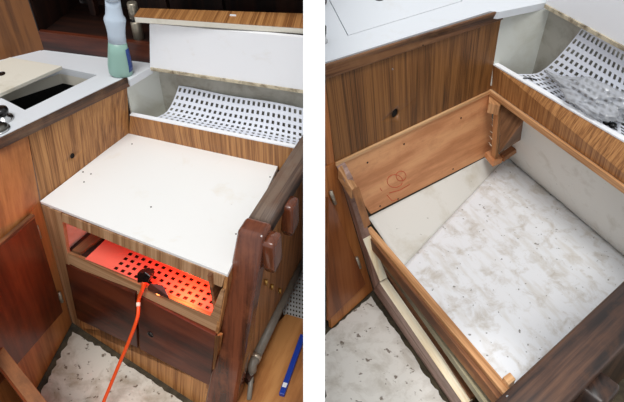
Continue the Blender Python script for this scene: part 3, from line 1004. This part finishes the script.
# red stamp: two loops and strokes of ink
def ink(pts, w=.0011):
    P_ = [PB.px(x, y) + nB * .0006 for x, y in pts]
    return tube('ink_mark', P_, w, 'red_ink', t, n=5)
ink([(396 + 7 * math.cos(a * .5) - 2 * math.sin(a * .25), 181 - 6.5 * math.sin(a * .5)) for a in range(13)])
ink([(401 + 5 * math.cos(a * .5), 176 - 5 * math.sin(a * .5)) for a in range(13)])
ink([(387, 195), (392, 201), (398, 199)])
ink([(389, 193), (400, 190), (410, 184)])
ink([(380, 188), (382, 191)])
# lower face left of the stripped front: frame, door, hinges
u2 = (at(325, 334, 0) - f0).normalized()
lq, lf_ = a0 + u2 * .30, f0 + u2 * .30
def clampx(p): return Vector((max(p.x, XR + .004), p.y, p.z))
PD = Patch(a0 + u2 * .3, a0, f0, f0 + u2 * .3)
nD = PD.normal()
def trimx(a, b):                       # point on a->b where it meets the divider
    if b.x >= XR + .004: return b
    k = (XR + .004 - a.x) / (b.x - a.x)
    return a + (b - a) * k
D4 = [trimx(a0, lq), a0, f0, trimx(f0, lf_)]
slab4('lower_frame', D4, nD * -.016, 'frame_wood', t, gx=UP, gz=nD)
dd4 = [PD.px(326, 196), PD.px(331.5, 204), PD.px(364, 283), PD.px(326, 320)]
dd4 = [clampx(p) for p in dd4]
door = prism('door', [p + nD * .001 for p in dd4], nD * .012, 'mahogany_light', t, gx=UP, gz=nD, bevel=.003)
for (hx, hy) in ((331.5, 197), (357, 262)):
    hpn = PD.px(hx, hy) + nD * .007
    dh = (PD.px(hx + 5, hy + 14) - PD.px(hx, hy)).normalized()
    tube('hinge', [hpn - dh * .036, hpn + dh * .036], .0085, 'steel_worn', door, n=10)
    for sg in (-1, 1):
        disc('hinge_pin', hpn + dh * .03 * sg, dh * sg, .004, .003, 'chrome', door, 8)

# --- cut-down front of the bin
FB = Patch(a0, a0 + acB * .9, f0 + acB * .9, f0)
nFB = FB.normal()
t = thing('front_frame', 'cut down cabinet front of lilac faced wood with pale sawn edges beside the bin', 'frame', f0)
st = [(336.5, 166), (344.5, 181), (362.5, 239), (379.5, 281), (374, 289)]
prism('stile', quad_on(FB, st), nFB * -.036, 'lilac_face', t, gx=UP, gz=nFB)
fr_ = [FB.px(374.2, 289.5), FB.px(382.2, 280)]
w_ = FB.px(465, 402)
lr = [f0 + acB * .005, FB.px(379.5, 282.5), FB.px(464, 405), FB.px(464, 405)]
lr[3] = f0 + acB * ((lr[2] - f0).dot(acB))
prism('bottom_rail', lr, nFB * -.036, 'lilac_face', t, gx=acB, gz=nFB)
ct = [lr[1] + UP * .0006, lr[2] + UP * .0006]
prism('sawn_edge', [ct[0] + nFB * .001, ct[1] + nFB * .001, ct[1] - nFB * .0375, ct[0] - nFB * .0375], UP * .002, 'cut_pine', t, gx=acB)
sv = [FB.px(362.7, 239), FB.px(379.7, 281)]
prism('sawn_edge', [sv[0] + acB * .001, sv[1] + acB * .001, sv[1] + acB * .001 - nFB * .036, sv[0] + acB * .001 - nFB * .036], acB * .002, 'cut_pine', t, gx=UP)
# inner battens
t = thing('bin_battens', 'orange wooden battens screwed round the front inner edge of the bin', 'battens', zz(at(367, 230, .5), 0))
def bar(name, pts_px, z, h, mat, par, gx=None, bevel=.002):
    v = [at(x, y, z) for x, y in pts_px]
    return prism(name, v, UP * -h, mat, par, gx=gx or max((v[1] - v[0], v[2] - v[1]), key=lambda q: q.length), bevel=bevel)
b_a = [at(338, 168, .765), at(343, 164, .765), at(357, 186, .70), at(352, 190, .70)]
prism('chamfer_block', b_a, UP * -.05, 'batten', t, gx=b_a[2] - b_a[1], bevel=.002)
b_b = [at(352, 190, .70), at(357, 187.5, .70), at(369, 225, .53), at(364.5, 228.5, .53)]
prism('post_batten', b_b, inB * .010, 'batten_brown', t, gx=b_b[2] - b_b[1], bevel=.002)
bar('long_batten', [(366, 229), (371, 226), (514, 392), (506, 396)], .43, .03, 'batten', t)
bar('long_batten', [(365, 232), (367, 229.5), (505, 394), (499, 400)], .415, .05, 'batten_brown', t)
bar('low_batten', [(371, 243), (374, 241), (492, 402), (486, 405)], .33, .03, 'olive_batten', t)
bar('low_batten', [(378, 262), (381, 260), (476, 396), (471, 398)], .20, .03, 'batten_brown', t)
bar('end_block', [(503, 377), (510, 372), (516, 379), (509, 385)], .45, .09, 'batten', t)

# --- the bin: cream slope, dirty bottom, hull side
t = thing('storage_bin', 'empty white painted bin with dirt stains and scuffed bottom', 'bin', at(480, 280, 0))
ZF = .34
pls = [PB.px(368.5, 217) - UP * .002, PB.px(494, 153) - UP * .002]
cr0, cr1 = at(403, 268, ZF), at(487, 166, ZF)
cor = at(525, 150, ZF + .01)
def grid(name, corners, nu, nv, mat, par, bump=.004, gx=None, fr=7, edge=.0):
    a, b, c, d = corners
    vsx, fs = [], []
    for i in range(nu + 1):
        for j in range(nv + 1):
            u, v = i / nu, j / nv
            p = (1 - v) * ((1 - u) * a + u * b) + v * ((1 - u) * d + u * c)
            k = min(u, 1 - u, v, 1 - v) * 8
            p = p + UP * (bump * noise.noise(p * fr) * min(1, k))
            vsx.append(p)
    for i in range(nu):
        for j in range(nv):
            s = i * (nv + 1) + j
            fs.append((s, s + nv + 1, s + nv + 2, s + 1))
    o = make(name, vsx, fs, mat, par, gx=gx, smooth=True, solid=.004)
    for q in o.modifiers: q.offset = -1
    return o
crn = at(507, 157, ZF)
grid('cream_slope', [pls[0], pls[1], crn, cr0], 24, 16, 'bin_cream', t, .003)
bq = zz(g_a + gs * (wd_ * .3 - .004), ZF)
end1 = meet(crn, at(690, 312, ZF) - crn, bq, gd)
end0 = meet(cr0, acB, bq, gd)
end0.z = end1.z = ZF
grid('bin_bottom', [cr0, crn, end1, end0], 40, 40, 'bin_paint', t, .006, gx=end0 - cr0)
# back corner fill and hull side rising to the locker strip
nRB = (c0_ - b0_).cross(UP).normalized()
if nRB.y > 0: nRB = -nRB
def rb(x, y, d=0.0): return on(x, y, b0_ - nRB * .0 + nRB * d, nRB)
h_a, h_b = rb(494, 110), rb(632, 192)
h_b = c0_ - UP * .05
h_a = b0_ - UP * .05
hull = [h_a - nRB * .006 + UP * .03, h_b - nRB * .006 + UP * .03, end1, crn]
vsx, fs = [], []
nu, nv_ = 40, 20
for i in range(nu + 1):
    for j in range(nv_ + 1):
        u, v = i / nu, j / nv_
        p = (1 - v) * ((1 - u) * hull[0] + u * hull[1]) + v * ((1 - u) * hull[3] + u * hull[2])
        s = math.sin(v * math.pi)
        p = p - UP * (.035 * s) - nRB * (.01 * s)
        p = p + UP * (.008 * noise.noise(p * 6) * s)
        vsx.append(p)
for i in range(nu):
    for j in range(nv_):
        s = i * (nv_ + 1) + j
        fs.append((s, s + nv_ + 1, s + nv_ + 2, s + 1))
o = make('hull_side', vsx, fs, 'hull_paint', t, gx=end1 - cr1, smooth=True, solid=.004)

# --- corner stud, block and cross piece at the back corner
t = thing('corner_bracing', 'splintered orange stud with brown cross piece in the back corner of the bin', 'bracing', zz(at(495, 158, .43), .30))
sb, stp = at(494, 158, .44), rb(497, 98, .02)
s_top = [rb(490, 97, .03), rb(502, 100, .03), rb(502, 100, .012), rb(490, 97, .012)]
zt_ = b0_.z - .03
def col4(x, y, z, w, d):
    c_ = at(x, y, z)
    return [c_ - inB * d + nRB.cross(UP) * 0 - acB * w, c_ - inB * d + acB * w, c_ + inB * d + acB * w, c_ + inB * d - acB * w]
loft('stud', col4(494.5, 157, .47, .016, .010), col4(498, 102, .735, .018, .010), 'batten', t, gx=UP, bevel=.001)
prism('stud_head', [at(489, 94, .752), at(502, 99, .752), at(500, 106, .752), at(489, 103, .752)], UP * -.05, 'batten', t, gx=UP)
for i in range(7):
    z_ = .70 - i * .03
    yy = 107 + i * 6.5
    xx = 494.5 - i * .5
    p_ = at(xx, yy, z_)
    tube('splinter', [p_, p_ - acB * (.018 + .012 * random.random()) + UP * random.uniform(-.006, .008)], [.0022, .0004], 'cut_pine', t, n=5)
prism('foot_block', [at(485.5, 152, .47), at(494, 148.5, .47), at(503, 158, .47), at(494, 162, .47)], UP * -.03, 'plywood', t, bevel=.002)
prism('cross_piece', [at(500, 153, .485), at(521, 139, .485), at(527, 141.5, .485), at(505, 157, .485)], UP * -.03, 'batten_brown', t, gx=at(521, 139, .485) - at(500, 153, .485), bevel=.002)
iw = [at(501, 105, .735), at(524, 120, .735), at(522, 139, .585), at(499, 153, .585)]
prism('inner_panel', iw, -inB * -.01, 'brown_ply', t, gx=UP)

# --- locker strip and recess of this corner
t = thing('locker', 'locker with dark veneer strip and white cap behind the stripped bin', 'locker', zz(b0_, 0))
lt0, lt1 = at(493.3, 65, .905), at(632, 147, .905)
lt1 = run_to(lt0, lt1)
S4 = [lt0, lt1, c0_ + UP * .002, b0_ + UP * .002]
loft('front_strip', S4, [p - nRB * .016 for p in S4], 'veneer', t, gx=UP, gz=nRB)
prism('white_cap', [lt0 + nRB * .002, lt1 + nRB * .002, lt1 - nRB * .024, lt0 - nRB * .024], UP * .006, 'panel_white', t)
cl4 = [b0_ + UP * .001, c0_ + UP * .001, c0_ - UP * .026, b0_ - UP * .026]
prism('cleat', cl4, nRB * .014, 'batten', t, gx=c0_ - b0_, bevel=.002)
pk0, pk1 = at(546, 4, ZK), at(632, 50, ZK)
pk1 = run_to(pk0, pk1)
rw0, rw1 = pk0 - nRB * .03, pk1 - nRB * .03
ws = [zz(lt0, .80), zz(rw0, .80), zz(rw0, ZK - .031), zz(vt1, ZK - .031)]
wd = (ws[1] - ws[0]).cross(UP).normalized()
if wd.x > 0: wd = -wd
prism('side_wall', ws, wd * .012, 'recess_white', t)
prism('back_wall', [zz(rw0, .80), zz(rw1, .80), zz(rw1, ZK + .02), zz(rw0, ZK + .02)], -nRB * .012, 'recess_grey', t)
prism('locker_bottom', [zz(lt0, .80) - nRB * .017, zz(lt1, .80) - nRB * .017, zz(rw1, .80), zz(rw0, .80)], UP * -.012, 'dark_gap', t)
wr = (rw1 - rw0).normalized()
o = prism('wall_right', [zz(rw0, 0) - nRB * .03, zz(rw1, 0) - nRB * .03 + wr * .3, zz(rw1, 2.3) - nRB * .03 + wr * .3, zz(rw0, 2.3) - nRB * .03], nRB * -.03, 'panel_white')
tag(o, kind='structure')
t = thing('upper_cabinet', 'white upper cabinet front with dirty lower lip in the top right corner', 'cabinet', pk0)
prism('front_panel', [pk0, pk1, pk1 + UP * .3, pk0 + UP * .3], -nRB * .018, 'panel_white', t)
prism('bottom_strip', [pk0 + nRB * .006 - UP * .016, pk1 + nRB * .006 - UP * .016, pk1 - nRB * .018 - UP * .016, pk0 - nRB * .018 - UP * .016], UP * .0155, 'dirty_edge', t, gx=pk1 - pk0)

# perforated tray of this corner
e0, e1 = at(514, 74, .872), at(632, 147, .872)
w0, w1 = on(583, 27, rw0 + nRB * .008, nRB), on(640, 61, rw0 + nRB * .008, nRB)
kx = (run_to(e0, e1) - e0).length / (e1 - e0).length
e1 = e0 + (e1 - e0) * (kx * .97); w1 = w0 + (w1 - w0) * (kx * .97)
def tray2(u, v):
    f = e0 * (1 - u) + e1 * u
    b_ = w0 * (1 - u) + w1 * u
    g = v ** .9
    p = f * (1 - g) + b_ * g
    z = .872 + (b_.z - .872) * (.25 * v + .75 * max(0, (v - .35) / .65) ** 1.6)
    return Vector((p.x, p.y, z))
o = perforated('perforated_tray', tray2, int(14 * kx), 13, 'plastic_white', hole=.54, thick=.0025, gx=e1 - e0)
tag(o, 'white perforated plastic sheet curving up under the crumpled plastic bag', 'plastic sheet')

# crumpled clear bag lying in the tray
t = thing('plastic_bag', 'crumpled clear plastic bag lying on the perforated sheet', 'bag', at(585, 110, .885))
bc = at(594, 93, .95)
du = (at(624, 140, .9) - at(520, 78, .9)).normalized()
dvv = Vector((-du.y, du.x, 0))
if dvv.y < 0: dvv = -dvv
bm = bmesh.new()
bmesh.ops.create_icosphere(bm, subdivisions=5, radius=1)
bm.verts.index_update()
vsx = []
for v in bm.verts:
    p = v.co.copy()
    rg = lambda q, f, o_: 1 - abs(2 * noise.noise(q * f + Vector((o_, o_ * 2, 1))))
    n_ = noise.noise(p * 1.6) * .35 + rg(p, 2.4, 3) * .24 + rg(p, 5.0, 7) * .14 + rg(p, 9.0, 1) * .08
    p = p * (.85 + n_)
    tip = min(1, max(0, -p.x - .15) * 1.3)
    w = bc + du * (p.x * .185) + dvv * (p.y * .095 * (1 - .75 * tip) - .02 * tip) + UP * (p.z * .05 * (1 - .7 * tip) - .012 * tip)
    vsx.append(w)
fs = [tuple(v.index for v in f.verts) for f in bm.faces]
bm.free()
make('film', vsx, fs, 'bag_film', t, gx=du, smooth=True)
kn = at(530, 78.5, .93)
tube('twist', [at(523, 78, .915), at(530, 78.2, .918), at(537, 80, .92)], [.002, .004, .003], 'black_gloss', t, n=8)
for (x, y) in ((612, 127), (606, 124)):
    c_ = at(x, y, .90)
    lathe('black_fitting', [(.010, 0), (.014, .004), (.014, .014), (.008, .018)], c_, 'black_gloss', t, n=14)

# --- sole in front of the stripped bin
sB = [at(371, 296, 0), at(446, 404, 0), at(474, 446, 0), at(440, 520, 0), clampx(at(330, 520, 0)), clampx(at(322, 337, 0))]
o = prism('floor_sheet', ragged(sB), UP * -.006, 'sole_paint')
tag(o, 'dirty white painted floor sheet beside the cut down front of the bin', 'floor sheet', kind='structure')

# --- dark grab rail on its bulkhead in the bottom right corner
t = thing('bulkhead', 'dark weathered grab rail on its bulkhead across the bottom right corner', 'bulkhead', zz(g_a, 0))
wd_ = abs((at(602, 371, ZR) - g_a).dot(gs)) / 2
secs = []
for f_ in (-.25, .2, .7, 1.0, (Xp - g_a).dot(gd) / (g_b - g_a).length):
    c_ = g_a + (g_b - g_a) * f_ + gs * wd_
    secs.append(rail_section(c_, wd_, .035, gs, UP))
sweep('grab_rail', secs, 'rail_dark', t, gx=gd)
p0 = g_a - gd * .05 + gs * wd_ * .3 - UP * .034
p1 = zz(Xp, ZR) - gs * wd_ * .7 + gd * .02 - UP * .034
prism('side_panel', [p0, p1, zz(p1, -.011), zz(p0, -.011)], gs * .03, 'rail_dark', t, gx=UP)
c_ = at(597, 392, ZR - .04)
ss = [rail_section(c_ + UP * kz, .034 * kw, .044 * kw, gs, gd, .3) for kz, kw in ((.028, .8), (.02, .95), (.01, 1), (-.05, 1), (-.08, .8))]
sweep('rail_bracket', ss, 'rail_dark', t, gx=UP)
disc('screw', at(507.5, 397, ZR + .03), UP, .004, .002, 'chrome', t)
